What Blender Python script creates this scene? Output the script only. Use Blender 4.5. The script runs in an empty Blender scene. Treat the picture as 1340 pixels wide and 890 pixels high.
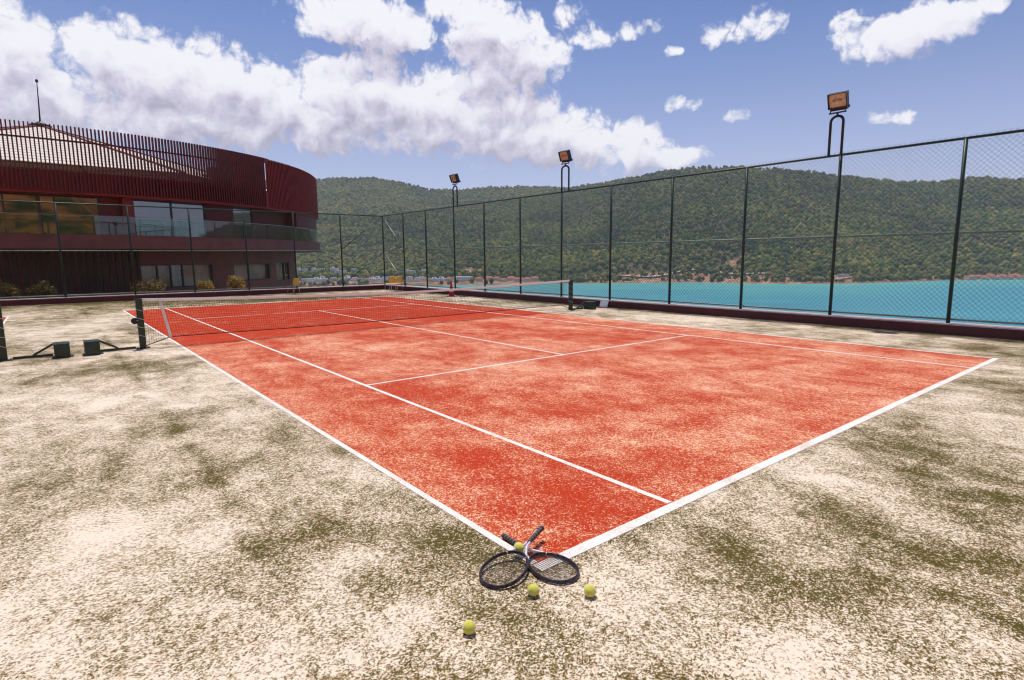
import bpy, math, random
import numpy as np
from mathutils import Vector, Matrix

R_ = math.radians
rng = random.Random(7)
nr = np.random.RandomState(11)
S = bpy.context.scene
COL = S.collection

# ------------------------------------------------------------------ helpers
class MB:
    """collects shapes and links them as ONE mesh object"""
    def __init__(s): s.v = []; s.f = []; s.m = []; s.n = 0
    def add(s, vs, fs, mi=0):
        o = s.n
        s.v.extend([tuple(map(float, p)) for p in vs]); s.n += len(vs)
        for f in fs: s.f.append(tuple(i + o for i in f)); s.m.append(mi)
    def box(s, a, b, mi=0):
        (x0, y0, z0), (x1, y1, z1) = a, b
        s.add([(x0,y0,z0),(x1,y0,z0),(x1,y1,z0),(x0,y1,z0),(x0,y0,z1),(x1,y0,z1),(x1,y1,z1),(x0,y1,z1)],
              [(0,3,2,1),(4,5,6,7),(0,1,5,4),(1,2,6,5),(2,3,7,6),(3,0,4,7)], mi)
    def bar(s, p, q, w, h=None, up=(0,0,1), mi=0):
        p, q = Vector(p), Vector(q); d = (q - p).normalized(); u = Vector(up)
        if abs(d.dot(u)) > .98: u = Vector((1,0,0))
        a = d.cross(u).normalized(); b = a.cross(d).normalized(); h = w if h is None else h
        vs = []
        for c in (p, q):
            for i, j in ((-1,-1),(1,-1),(1,1),(-1,1)): vs.append(c + a*(i*w/2) + b*(j*h/2))
        s.add(vs, [(0,1,2,3),(7,6,5,4),(0,4,5,1),(1,5,6,2),(2,6,7,3),(3,7,4,0)], mi)
    def tube(s, pts, r, n=8, cap=True, mi=0, closed=False):
        pts = [Vector(p) for p in pts]; m = len(pts)
        rr = r if isinstance(r, (list, tuple)) else [r]*m
        prev = None; vs = []
        for i, p in enumerate(pts):
            if closed: t = pts[(i+1) % m] - pts[i-1]
            else: t = pts[min(i+1, m-1)] - pts[max(i-1, 0)]
            t.normalize()
            if prev is None:
                u = Vector((0,0,1)) if abs(t.z) < .9 else Vector((1,0,0))
                a = t.cross(u).normalized()
            else: a = (prev - t*prev.dot(t)).normalized()
            prev = a; b = t.cross(a)
            for k in range(n):
                an = 2*math.pi*k/n; vs.append(p + (a*math.cos(an) + b*math.sin(an))*rr[i])
        fs = []
        for i in range(m if closed else m-1):
            j = (i+1) % m
            for k in range(n):
                l = (k+1) % n; fs.append((i*n+k, i*n+l, j*n+l, j*n+k))
        if cap and not closed: fs += [tuple(range(n))[::-1], tuple(range((m-1)*n, m*n))]
        s.add(vs, fs, mi)
    def lathe(s, prof, c=(0,0,0), n=24, mi=0):
        vs = []; m = len(prof)
        for r, z in prof:
            for k in range(n):
                an = 2*math.pi*k/n; vs.append((c[0]+r*math.cos(an), c[1]+r*math.sin(an), c[2]+z))
        fs = [(i*n+k, i*n+(k+1)%n, (i+1)*n+(k+1)%n, (i+1)*n+k) for i in range(m-1) for k in range(n)]
        s.add(vs, fs, mi)
    def arc(s, C, r0, r1, z0, z1, a0, a1, n, mi=0):
        vs = []
        for i in range(n+1):
            a = R_(a0 + (a1-a0)*i/n)
            for r in (r0, r1):
                for z in (z0, z1): vs.append((C[0]+r*math.sin(a), C[1]-r*math.cos(a), z))
        fs = []
        for i in range(n):
            o, p = i*4, i*4+4
            fs += [(o,p,p+1,o+1),(o+2,o+3,p+3,p+2),(o+1,p+1,p+3,o+3),(o,o+2,p+2,p)]
        fs += [(0,1,3,2),(n*4,n*4+2,n*4+3,n*4+1)]
        s.add(vs, fs, mi)
    def build(s, name, mats, parent=None, smooth=False, loc=None):
        me = bpy.data.meshes.new(name); me.from_pydata(s.v, [], s.f)
        if not isinstance(mats, (list, tuple)): mats = [mats]
        for m in mats: me.materials.append(m)
        if len(mats) > 1: me.polygons.foreach_set('material_index', s.m)
        if smooth: me.polygons.foreach_set('use_smooth', [True]*len(s.f))
        me.update()
        o = bpy.data.objects.new(name, me); COL.objects.link(o)
        if parent: o.parent = parent
        if loc: o.location = loc
        return o

def np_mesh(name, v, f, mat, smooth=False, k=None):
    v = np.asarray(v, np.float32); f = np.asarray(f, np.int32); k = f.shape[1]
    me = bpy.data.meshes.new(name)
    me.vertices.add(len(v)); me.vertices.foreach_set('co', v.ravel())
    me.loops.add(f.size); me.loops.foreach_set('vertex_index', f.ravel())
    me.polygons.add(len(f)); me.polygons.foreach_set('loop_start', np.arange(0, f.size, k, dtype=np.int32))
    try: me.polygons.foreach_set('loop_total', np.full(len(f), k, np.int32))
    except Exception: pass
    if smooth: me.polygons.foreach_set('use_smooth', np.ones(len(f), bool))
    me.update(calc_edges=True); me.validate()
    me.materials.append(mat)
    o = bpy.data.objects.new(name, me); COL.objects.link(o)
    return o

def tag(o, label=None, cat=None, group=None, kind=None):
    if label: o['label'] = label
    if cat: o['category'] = cat
    if group: o['group'] = group
    if kind: o['kind'] = kind
    return o
def empty(name, loc=(0,0,0), rz=0.0):
    o = bpy.data.objects.new(name, None); COL.objects.link(o); o.location = loc; o.rotation_euler = (0,0,rz)
    o.empty_display_size = .1
    return o
def copy_tree(o, parent=None):
    c = o.copy(); COL.objects.link(c)
    if parent: c.parent = parent
    for ch in list(o.children): copy_tree(ch, c)
    return c

# numpy value noise
_H = nr.rand(257, 257)
def vnoise(x, y):
    xi = np.floor(x).astype(int); yi = np.floor(y).astype(int); fx = x-xi; fy = y-yi
    fx = fx*fx*(3-2*fx); fy = fy*fy*(3-2*fy); xi %= 256; yi %= 256
    return (_H[xi,yi]*(1-fx)+_H[xi+1,yi]*fx)*(1-fy) + (_H[xi,yi+1]*(1-fx)+_H[xi+1,yi+1]*fx)*fy
def fbm(x, y, o=5):
    x = np.asarray(x, float); y = np.asarray(y, float); s = 0; a = .5; t = 0
    for i in range(o):
        s = s + a*vnoise(x+17.3*i, y+9.1*i); t += a; a *= .5; x = x*2.03; y = y*2.03
    return s/t

# ------------------------------------------------------------------ node helpers
class NT:
    def __init__(s, tree): s.t = tree; s.l = tree.links
    def n(s, typ, ins=None, **kw):
        nd = s.t.nodes.new(typ)
        for k, v in kw.items(): setattr(nd, k, v)
        for k, v in (ins or {}).items():
            sock = nd.inputs[k]
            if hasattr(v, 'is_output') or isinstance(v, bpy.types.NodeSocket): s.l.new(v, sock)
            else:
                if isinstance(v, (tuple, list)) and len(v) == 3 and sock.type == 'RGBA': v = (*v, 1)
                sock.default_value = v
        return nd
    def math(s, op, a, b=0.0, c=None, clamp=False):
        ins = {0: a, 1: b}
        if c is not None: ins[2] = c
        return s.n('ShaderNodeMath', ins, operation=op, use_clamp=clamp).outputs[0]
    def vmath(s, op, a, b=(0,0,0), c=None):
        ins = {0: a, 1: b}
        if c is not None: ins[2] = c
        nd = s.n('ShaderNodeVectorMath', ins, operation=op)
        return nd.outputs['Value'] if op in ('LENGTH','DOT_PRODUCT','DISTANCE') else nd.outputs['Vector']
    def mix(s, f, a, b, blend='MIX'):
        nd = s.n('ShaderNodeMix', {0: f, 6: a, 7: b}, data_type='RGBA', blend_type=blend)
        return nd.outputs[2]
    def noise(s, vec, scale, detail=4, rough=.5, dist=0, **kw):
        return s.n('ShaderNodeTexNoise', {'Vector': vec, 'Scale': scale, 'Detail': detail, 'Roughness': rough, 'Distortion': dist}, **kw).outputs['Fac']
    def ramp(s, f, stops, interp='LINEAR'):
        nd = s.n('ShaderNodeValToRGB', {0: f}); e = nd.color_ramp; e.interpolation = interp
        while len(e.elements) < len(stops): e.elements.new(.5)
        for el, (p, c) in zip(e.elements, stops):
            el.position = p; el.color = (*c, 1) if not isinstance(c, (int, float)) else (c, c, c, 1)
        return nd.outputs[0]
    def step(s, f, a, b):
        return s.n('ShaderNodeMapRange', {0: f, 1: a, 2: b, 3: 0.0, 4: 1.0}, interpolation_type='SMOOTHSTEP').outputs[0]

def new_mat(name):
    m = bpy.data.materials.new(name); m.use_nodes = True; m.node_tree.nodes.clear()
    return m, NT(m.node_tree)
def finish(m, t, bsdf):
    o = t.n('ShaderNodeOutputMaterial'); t.l.new(bsdf, o.inputs['Surface']); return m
def pbr(name, col, rough=.6, metal=0.0, spec=.5, var=.12, scale=8.0, bump=0.0, bscale=60.0):
    """plain painted / metal / plastic surface with slight mottling and grime"""
    m, t = new_mat(name)
    co = t.n('ShaderNodeTexCoord').outputs['Object']
    f = t.noise(co, scale, 5, .6)
    lo = tuple(c*(1-var*1.4) for c in col); hi = tuple(min(1, c*(1+var)) for c in col)
    c = t.ramp(f, [(.3, lo), (.7, hi)])
    rr = t.math('MULTIPLY_ADD', f, .25, rough-.12, clamp=True)
    b = t.n('ShaderNodeBsdfPrincipled', {'Base Color': c, 'Roughness': rr, 'Metallic': metal, 'Specular IOR Level': spec})
    if bump:
        bp = t.n('ShaderNodeBump', {'Height': t.noise(co, bscale, 4, .6), 'Strength': bump, 'Distance': .01})
        t.l.new(bp.outputs[0], b.inputs['Normal'])
    return finish(m, t, b.outputs[0])

M = {}
def turf_material(name, dark, mid, tip, sand0, sand1, bias, patch=1.0):
    """sand-dressed artificial turf: fibres showing through uneven drifts of sand"""
    m, t = new_mat(name)
    co = t.n('ShaderNodeTexCoord').outputs['Object']
    wear = t.n('ShaderNodeAttribute', attribute_name='wear').outputs['Fac']
    str_ = t.vmath('MULTIPLY', co, (1.0, .62, 1.0))
    big = t.noise(str_, .55, 5, .62, .4)
    med = t.noise(str_, 3.1, 6, .66, .3)
    mid_ = t.noise(t.vmath('MULTIPLY', co, (.7, 1.1, 1)), 1.3, 3, .6, .5)
    fine = t.noise(co, 23.0, 4, .7)
    def cells(sc):
        nd = t.n('ShaderNodeTexVoronoi', {'Vector': t.vmath('MULTIPLY', co, (1, 1, .01)), 'Scale': sc}, feature='F1', voronoi_dimensions='2D')
        return t.n('ShaderNodeSeparateColor', {0: nd.outputs['Color']}).outputs[0]
    g1, g2, g3 = cells(190.0), cells(85.0), cells(33.0)
    w = t.math('ADD', wear, bias)
    w = t.math('MULTIPLY_ADD', t.math('SUBTRACT', big, .5), 2.6, w)
    w = t.math('MULTIPLY_ADD', t.math('SUBTRACT', mid_, .5), 1.7, w)
    w = t.math('MULTIPLY_ADD', t.math('SUBTRACT', med, .5), 2.6, w)
    w = t.math('MULTIPLY_ADD', t.math('SUBTRACT', w, t.math('ADD', wear, bias)), patch, t.math('ADD', wear, bias))
    soft = w
    w = t.math('MULTIPLY_ADD', t.math('SUBTRACT', fine, .5), 2.4, w)
    w = t.math('MULTIPLY_ADD', t.math('SUBTRACT', g1, .5), 1.9, w)
    w = t.math('MULTIPLY_ADD', t.math('SUBTRACT', g2, .5), 1.1, w)
    w = t.math('MULTIPLY_ADD', t.math('SUBTRACT', g3, .5), .55, w)
    fac = t.step(w, -.36, .36)
    sand = t.mix(t.step(t.math('ADD', g2, t.math('MULTIPLY', soft, .35)), .1, .9), sand0, sand1)
    hue = t.step(soft, -.9, .5)
    grass = t.mix(g1, t.mix(hue, dark, mid), t.mix(hue, mid, tip))
    c = t.mix(fac, grass, sand)
    bp = t.n('ShaderNodeBump', {'Height': t.math('MULTIPLY_ADD', fac, .25, t.noise(co, 110, 3, .7)), 'Strength': .55, 'Distance': .006})
    b = t.n('ShaderNodeBsdfPrincipled', {'Base Color': c, 'Roughness': .9, 'Specular IOR Level': .15, 'Normal': bp.outputs[0]})
    return finish(m, t, b.outputs[0])
M['turf'] = turf_material('sandy_green_turf', (.056,.050,.005), (.118,.084,.012), (.20,.120,.036), (.56,.39,.24), (.82,.68,.53), .05, 1.22)
M['clay'] = turf_material('sandy_red_turf', (.38,.020,.003), (.55,.050,.008), (.66,.095,.022), (.70,.24,.10), (.85,.58,.39), -.42, .90)
def line_material():
    m, t = new_mat('white_line_turf')
    co = t.n('ShaderNodeTexCoord').outputs['Object']
    nd = t.n('ShaderNodeTexVoronoi', {'Vector': co, 'Scale': 170.0}, feature='F1', voronoi_dimensions='2D')
    g1 = t.n('ShaderNodeSeparateColor', {0: nd.outputs['Color']}).outputs[0]
    soft = t.noise(co, 3.0, 5, .65)
    f = t.step(t.math('MULTIPLY_ADD', g1, .35, soft), .36, .72)
    c = t.mix(f, (.58,.43,.32), (.84,.79,.73))
    bp = t.n('ShaderNodeBump', {'Height': g1, 'Strength': .4, 'Distance': .004})
    b = t.n('ShaderNodeBsdfPrincipled', {'Base Color': c, 'Roughness': .9, 'Specular IOR Level': .1, 'Normal': bp.outputs[0]})
    return finish(m, t, b.outputs[0])
M['line'] = line_material()
M['wallred'] = pbr('oxblood_wall_paint', (.115,.030,.030), .75, var=.18, scale=3, bump=.2)
M['cap'] = pbr('pale_coping', (.52,.40,.38), .7, var=.15, scale=6)
M['green'] = pbr('dark_green_paint', (.012,.035,.022), .38, var=.3, scale=14)
M['greenlt'] = pbr('green_coated_wire', (.018,.05,.035), .45, var=.2)
M['rail'] = pbr('sunlit_green_rail', (.17,.24,.19), .38, var=.25, scale=10)  # paler than the posts: sun on the rail tops put into the colour
M['galv'] = pbr('galvanised_steel', (.42,.42,.38), .4, metal=.6, var=.2, scale=20)
M['black'] = pbr('black_coated_metal', (.012,.012,.014), .4, var=.3, scale=20)
M['cordblk'] = pbr('black_net_cord', (.014,.014,.016), .8)
def tape_mat():
    m, t = new_mat('white_net_tape')
    co = t.n('ShaderNodeTexCoord').outputs['Object']
    c = t.ramp(t.noise(co, 5, 4, .6), [(.3, (.78,.77,.75)), (.7, (.88,.87,.85))])
    d = t.n('ShaderNodeBsdfPrincipled', {'Base Color': c, 'Roughness': .85, 'Specular IOR Level': .2})
    tl = t.n('ShaderNodeBsdfTranslucent', {'Color': c})
    return finish(m, t, t.n('ShaderNodeMixShader', {0: .55, 1: d.outputs[0], 2: tl.outputs[0]}).outputs[0])
M['tape'] = tape_mat()
M['cordwht'] = pbr('white_cord', (.7,.68,.62), .8)
M['rust'] = pbr('rust_red_steel', (.27,.016,.008), .55, var=.25, scale=1.5)
M['rustdark'] = pbr('deep_red_and_backlit_slats', (.155,.011,.006), .6, var=.25, scale=1.2)  # deep red walls; on the open slats the darker red imitates backlit shade
M['plum'] = pbr('brown_plum_render', (.21,.075,.058), .8, var=.2, scale=1.0, bump=.15, bscale=30)
M['slab'] = pbr('mauve_concrete', (.23,.075,.065), .75, var=.18, scale=1.4)
M['darkslat'] = pbr('dark_stained_timber', (.040,.017,.015), .6, var=.35, scale=2)
M['frame'] = pbr('dark_window_frame', (.05,.028,.026), .4, var=.2)
M['ffelt'] = None
M['amber'] = None
M['yellow'] = pbr('yellow_moulded_plastic', (.80,.47,.07), .4, var=.08, scale=4)
M['chairleg'] = pbr('chair_leg_steel', (.55,.50,.45), .35, metal=.7, var=.15)
M['conered'] = pbr('traffic_cone_plastic', (.48,.012,.018), .5, var=.15)
M['white'] = pbr('white_painted_board', (.80,.78,.80), .5, var=.06, scale=6)
M['racket'] = pbr('plum_black_graphite', (.034,.016,.030), .28, var=.3, scale=30)
M['racketw'] = pbr('white_racket_paint', (.80,.76,.78), .3, var=.06, scale=30)
M['string'] = pbr('racket_string', (.10,.075,.07), .5)
M['stems'] = pbr('woody_stem', (.12,.08,.05), .9, var=.3)
M['curtain'] = pbr('sheer_curtain', (.80,.58,.50), .9, var=.2, scale=1.2)

def grip_mat():
    m, t = new_mat('wrapped_black_grip')
    co = t.n('ShaderNodeTexCoord').outputs['Object']
    w = t.n('ShaderNodeTexWave', {'Vector': co, 'Scale': 11.0, 'Distortion': 1.2, 'Detail': 2.0}, wave_type='BANDS', bands_direction='X').outputs['Fac']
    c = t.ramp(w, [(0, (.16,.14,.16)), (.22, (.02,.018,.02)), (1, (.028,.024,.028))])
    bp = t.n('ShaderNodeBump', {'Height': w, 'Strength': .6, 'Distance': .003})
    b = t.n('ShaderNodeBsdfPrincipled', {'Base Color': c, 'Roughness': .6, 'Normal': bp.outputs[0]})
    return finish(m, t, b.outputs[0])
M['grip'] = grip_mat()
def felt_mat():
    m, t = new_mat('yellow_tennis_felt')
    co = t.n('ShaderNodeTexCoord').outputs['Object']
    f = t.noise(co, 220, 4, .7)
    c = t.ramp(f, [(.3, (.56,.53,.05)), (.7, (.84,.80,.14))])
    c = t.mix(t.step(t.noise(co, 22, 3, .6), .55, .75), c, (.55,.47,.14))
    bp = t.n('ShaderNodeBump', {'Height': f, 'Strength': .5, 'Distance': .003})
    b = t.n('ShaderNodeBsdfPrincipled', {'Base Color': c, 'Roughness': .95, 'Specular IOR Level': .1, 'Sheen Weight': .4, 'Normal': bp.outputs[0]})
    return finish(m, t, b.outputs[0])
M['felt'] = felt_mat()
M['seam'] = pbr('ball_seam_rubber', (.62,.56,.38), .7)
def glass_mat(name, tint, amount, refl=.06):
    """window or balcony glass: part see-through tint, part mirror by Fresnel"""
    m, t = new_mat(name)
    tr = t.n('ShaderNodeBsdfTransparent', {'Color': tint})
    gl = t.n('ShaderNodeBsdfGlossy', {'Color': (.95,.95,.95), 'Roughness': .02})
    fr = t.n('ShaderNodeFresnel', {'IOR': 1.5}).outputs[0]
    f = t.math('MULTIPLY_ADD', fr, amount, refl, clamp=True)
    mx = t.n('ShaderNodeMixShader', {0: f, 1: tr.outputs[0], 2: gl.outputs[0]})
    return finish(m, t, mx.outputs[0])
M['pane'] = glass_mat('tinted_window_glass', (.40,.42,.44), 2.2, .14)
M['clearpane'] = glass_mat('clear_window_glass', (.80,.80,.78), 1.0, .03)
M['mirrorpane'] = glass_mat('dark_reflective_glass', (.30,.26,.24), 1.8, .10)
M['balglass'] = glass_mat('greenish_balcony_glass', (.62,.80,.74), 1.6, .04)
def amber_mat():
    m, t = new_mat('amber_floodlight_reflector')
    co = t.n('ShaderNodeTexCoord').outputs['Object']
    f = t.noise(co, 12, 3, .6)
    c = t.ramp(f, [(.3, (.50,.36,.20)), (.7, (.80,.64,.42))])
    b = t.n('ShaderNodeBsdfPrincipled', {'Base Color': c, 'Roughness': .35, 'Metallic': .1, 'Coat Weight': .3})
    return finish(m, t, b.outputs[0])
M['amber'] = amber_mat()
def roof_mat():
    m, t = new_mat('cream_standing_seam_roof')
    co = t.n('ShaderNodeTexCoord').outputs['Object']
    z = t.n('ShaderNodeSeparateXYZ', {0: co}).outputs[2]
    saw = t.math('FRACT', t.math('MULTIPLY', z, 3.2))
    f = t.step(saw, .0, .34)
    c = t.mix(f, (.20,.14,.10), t.ramp(t.noise(co, 1.2, 4, .6), [(.3, (.66,.58,.48)), (.7, (.76,.69,.60))]))
    b = t.n('ShaderNodeBsdfPrincipled', {'Base Color': c, 'Roughness': .8})
    return finish(m, t, b.outputs[0])
M['roof'] = roof_mat()
def leaf_mat(name, a, b_, c_):
    m, t = new_mat(name)
    r = t.n('ShaderNodeNewGeometry').outputs['Random Per Island']
    c = t.ramp(r, [(0, a), (.5, b_), (1, c_)])
    d = t.n('ShaderNodeBsdfPrincipled', {'Base Color': c, 'Roughness': .6, 'Specular IOR Level': .3})
    tl = t.n('ShaderNodeBsdfTranslucent', {'Color': c})
    mx = t.n('ShaderNodeMixShader', {0: .35, 1: d.outputs[0], 2: tl.outputs[0]})
    return finish(m, t, mx.outputs[0])
M['leafdark'] = leaf_mat('dull_olive_leaves', (.07,.05,.015), (.12,.09,.02), (.18,.12,.03))
M['leafgold'] = leaf_mat('golden_flowering_leaves', (.16,.12,.03), (.44,.29,.07), (.66,.46,.14))
M['leafmix'] = leaf_mat('olive_and_gold_leaves', (.06,.055,.015), (.14,.10,.025), (.46,.30,.08))
def forest_mat():
    m, t = new_mat('pine_crowns')
    co = t.n('ShaderNodeTexCoord').outputs['Object']
    r = t.n('ShaderNodeNewGeometry').outputs['Random Per Island']
    c = t.ramp(r, [(0, (.016,.036,.008)), (.35, (.050,.068,.012)), (.7, (.105,.100,.020)), (1, (.20,.145,.040))])
    big = t.step(t.noise(co, .0028, 5, .6), .42, .62)
    c = t.mix(1.0, c, t.ramp(t.noise(co, .0065, 4, .6), [(.35, (.72,.84,.70)), (.65, (1.75,1.85,1.35))]), 'MULTIPLY')  # broad light and cloud shadow over the hills, multiplied into the crown colour
    c = t.mix(t.math('MULTIPLY', big, .75), c, t.ramp(r, [(0, (.065,.078,.014)), (1, (.28,.22,.06))]))
    b = t.n('ShaderNodeBsdfPrincipled', {'Base Color': c, 'Roughness': .95, 'Specular IOR Level': .1})
    return finish(m, t, b.outputs[0])
M['forest'] = forest_mat()
def hill_mat():
    m, t = new_mat('scrubby_hill_soil')
    co = t.n('ShaderNodeTexCoord').outputs['Object']
    n1 = t.noise(co, .02, 6, .65)
    c = t.ramp(n1, [(.3, (.045,.050,.020)), (.55, (.11,.085,.04)), (.75, (.22,.14,.08))])
    shore = t.n('ShaderNodeAttribute', attribute_name='bare').outputs['Fac']
    f = t.step(t.math('MULTIPLY_ADD', t.math('SUBTRACT', t.noise(co, .05, 5, .7), .5), 1.4, shore), .35, .65)
    c = t.mix(f, c, t.ramp(t.noise(co, .09, 4, .7), [(.3, (.22,.075,.045)), (.5, (.32,.17,.10)), (.7, (.52,.40,.28))]))
    b = t.n('ShaderNodeBsdfPrincipled', {'Base Color': c, 'Roughness': .95, 'Specular IOR Level': .1})
    return finish(m, t, b.outputs[0])
M['hill'] = hill_mat()
def land_mat():
    m, t = new_mat('dry_headland_soil')
    co = t.n('ShaderNodeTexCoord').outputs['Object']
    n1 = t.noise(co, .16, 6, .65)
    c = t.ramp(n1, [(.40, (.05,.07,.02)), (.48, (.20,.12,.04)), (.56, (.46,.18,.06))])
    b = t.n('ShaderNodeBsdfPrincipled', {'Base Color': c, 'Roughness': .95, 'Specular IOR Level': .1})
    return finish(m, t, b.outputs[0])
M['land'] = land_mat()
def water_mat():
    m, t = new_mat('turquoise_bay_water')
    co = t.n('ShaderNodeTexCoord').outputs['Object']
    st = t.vmath('MULTIPLY', t.n('ShaderNodeMapping', {0: co, 2: (0, 0, R_(50))}).outputs[0], (.35, 1.0, 1.0))
    shal = t.n('ShaderNodeAttribute', attribute_name='shallow').outputs['Fac']
    big = t.noise(st, .012, 6, .65)
    c = t.mix(shal, t.ramp(big, [(.3, (.035,.215,.290)), (.7, (.070,.330,.380))]), t.ramp(big, [(.3, (.060,.330,.300)), (.7, (.120,.450,.400))]))
    h = t.math('ADD', t.noise(st, .35, 4, .6), t.math('MULTIPLY', t.noise(st, 1.6, 3, .6), .4))
    bp = t.n('ShaderNodeBump', {'Height': h, 'Strength': .35, 'Distance': .6})
    b = t.n('ShaderNodeBsdfPrincipled', {'Base Color': c, 'Roughness': .35, 'Specular IOR Level': .22, 'Normal': bp.outputs[0]})
    return finish(m, t, b.outputs[0])
M['water'] = water_mat()
M['road'] = pbr('pale_dusty_road', (.50,.42,.34), .9, var=.15, scale=.05)
M['hwhite'] = pbr('whitewashed_render', (.88,.85,.83), .8, var=.08, scale=.2)
M['hpink'] = pbr('pinkish_render', (.74,.60,.54), .8, var=.12, scale=.2)
M['hroof'] = pbr('terracotta_tiles', (.44,.13,.06), .8, var=.2, scale=.4)
M['hwin'] = pbr('dark_house_window', (.16,.16,.18), .2)

# ------------------------------------------------------------------ ground and court
X0, X1, YL = 0.0, 10.973, 23.77
TURF = [(-2.31,5.84,-0.02,1.42,2.51,.5),(-0.28,7.28,.19,1.33,1.62,.7),(-1.04,2.5,.22,.7,.71,.3),(-2.1,1.84,.01,.53,.68,.5),(-2.38,1.48,-.06,.33,.54,.5),(-.27,2.3,.38,.41,.57,.4),(-1.0,-.07,.46,.44,.22,.5),(-1.0,.93,.33,.28,.24,.3),(-.05,-.92,.96,.32,.19,.5),(.45,-.28,.89,.28,.36,.4),(.5,-1.31,1.18,.36,.18,.4),(2.25,-.27,1.12,.37,.34,.3),(-.11,11.72,.14,1.54,1.54,.6),(-1.62,17.71,.03,2.04,2.33,.5),(13.37,8.64,.95,2.88,1.51,.6),(13.11,4.43,1.15,2.32,1.08,.5),(10.85,16.11,.61,2.44,1.83,.4),(-1.25,1.32,.24,.3,.26,-.7),(-1.39,.65,.24,.21,.3,-.5),(-.55,.39,.52,.41,.29,-.5),(-.13,.71,.58,.21,.2,-.7),(-.77,1.39,.35,.27,.22,-.6),(-.92,3.22,.21,.36,.27,-.6),(-.83,5.43,.17,.39,.29,-.6),(-1.58,9.64,.05,.82,.69,-.8),(-.71,9.34,.12,.84,.61,-.8),(-1.67,12.45,.03,.5,.77,-.5),(-2.31,3.58,-.03,.39,.42,-.4),(-2.48,2.83,-.07,.22,.31,-.5),(-2.12,.73,.01,.22,.11,-.3),(.79,-.78,1.07,.31,.3,-.7),(2.25,-.73,1.21,.28,.3,-.7),(2.05,-.97,1.24,.31,.39,-.5),(2.67,-1.63,1.41,.25,.42,-.8),(3.36,-1.4,1.39,.35,.37,-.6),(2.01,-1.34,1.32,.48,.59,-.4),(4.62,-.78,1.34,.82,.88,-.6),(3.26,-.69,1.27,.52,.41,-.4),(1.12,-1.15,1.21,.34,.26,-.4),(1.84,-1.85,1.44,.25,.48,-.5),(12.44,.38,1.38,.88,.98,-.5),(-1.08,29.0,0,4.2,1.8,-1.2),(5.35,26.47,.0,5.5,2.0,-1.3),(9.94,25.6,.0,4.2,1.8,-1.0),(13.11,16.0,.69,1.92,1.64,-.3),(7.57,-.83,1.41,.58,1.08,-.3)]
RED = [(-.05,1.47,.5,.73,.61,.3),(.35,.46,.72,.27,.23,.4),(5.6,2.13,1.04,1.35,2.36,.15),(11.26,9.67,.84,1.89,1.39,.5),(11.67,1.07,1.33,1.03,.94,-.8),(.71,1.71,.61,.49,.49,-.5),(.96,.62,.8,.36,.29,-.6),(1.07,4.27,.45,.6,.81,-.3),(8.53,6.25,.89,1.07,1.08,-.4),(7.19,9.5,.67,1.22,1.33,-.4),(4.16,5.02,.71,1.05,1.06,.2),(3.8,.61,1.1,.49,.46,.2),(2.18,.47,.99,.41,.3,-.2)]
def wear_field(x, y, blobs):
    w = np.zeros_like(x)
    for bx, by, az, a, b, k in blobs:
        dx, dy = x-bx, y-by; u = dx*math.cos(az)-dy*math.sin(az); v = dx*math.sin(az)+dy*math.cos(az)
        w += .80*k*np.exp(-((u/a)**2+(v/b)**2)*.9)
    return w
def wear_sheet(name, x0, x1, y0, y1, z, d, mat, field):
    nx, ny = int((x1-x0)/d)+1, int((y1-y0)/d)+1
    gx, gy = np.meshgrid(np.linspace(x0, x1, nx), np.linspace(y0, y1, ny))
    v = np.stack([gx.ravel(), gy.ravel(), np.full(gx.size, z)], 1)
    i = np.arange(nx*ny).reshape(ny, nx)
    f = np.stack([i[:-1,:-1].ravel(), i[:-1,1:].ravel(), i[1:,1:].ravel(), i[1:,:-1].ravel()], 1)
    o = np_mesh(name, v, f, mat)
    at = o.data.attributes.new('wear', 'FLOAT', 'POINT'); at.data.foreach_set('value', field(gx, gy).ravel().astype(np.float32))
    return o
def turf_wear(x, y):
    w = wear_field(x, y, TURF)
    w -= .9*np.exp(-((x+1.2+.0*(y-6))/.06)**2)*(fbm(x*0, y*.9, 2) > .40)      # seam between turf rolls
    w -= .8*np.clip(1-(14.05-x)/.8, 0, 1) + .7*np.clip(1-(30.1-y)/1.0, 0, 1)      # mask lowered along the walls: greener, darker strip
    return w
tag(wear_sheet('court_ground', -32, 14.08, -9, 30.12, 0.0, .12, M['turf'], turf_wear), kind='structure')
def red_wear(x, y):
    w = wear_field(x, y, RED)
    far = np.clip((y-11.6)/.8, 0, 1)
    return w*(1-far*.6) - .80*far + .10*(1-far)
tag(wear_sheet('red_court', X0+.02, X1-.02, .03, YL-.03, .002, .12, M['clay'], red_wear), kind='structure')
OX = -3.26-10.973
tag(wear_sheet('second_red_court', OX+.02, -3.28, .03, YL-.03, .002, .3, M['clay'], lambda x, y: red_wear(x-OX, y)), kind='structure')
def court_lines(name, ox, y0):
    b = MB(); z = .004
    def q(xa, xb, ya, yb):
        b.add([(ox+xa,ya,z),(ox+xb,ya,z),(ox+xb,yb,z),(ox+xa,yb,z)], [(0,1,2,3)])
    w = .055
    q(X0, X1, y0, y0+.088); q(X0, X1, YL-.10, YL)
    q(X0, X0+w, y0+.10, YL-.10); q(X1-w, X1, y0+.10, YL-.10)
    q(1.372, 1.372+w, y0+.10, YL-.10); q(9.601-w, 9.601, y0+.10, YL-.10)
    q(1.372+w, 9.601-w, 5.485-w/2, 5.485+w/2); q(1.372+w, 9.601-w, 18.285-w/2, 18.285+w/2)
    q(5.485-w/2, 5.485+w/2, 5.485+w/2, 18.285-w/2)
    return tag(b.build(name, M['line']), kind='structure')
court_lines('court_lines', 0, 0); court_lines('second_court_lines', OX, 0)

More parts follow.
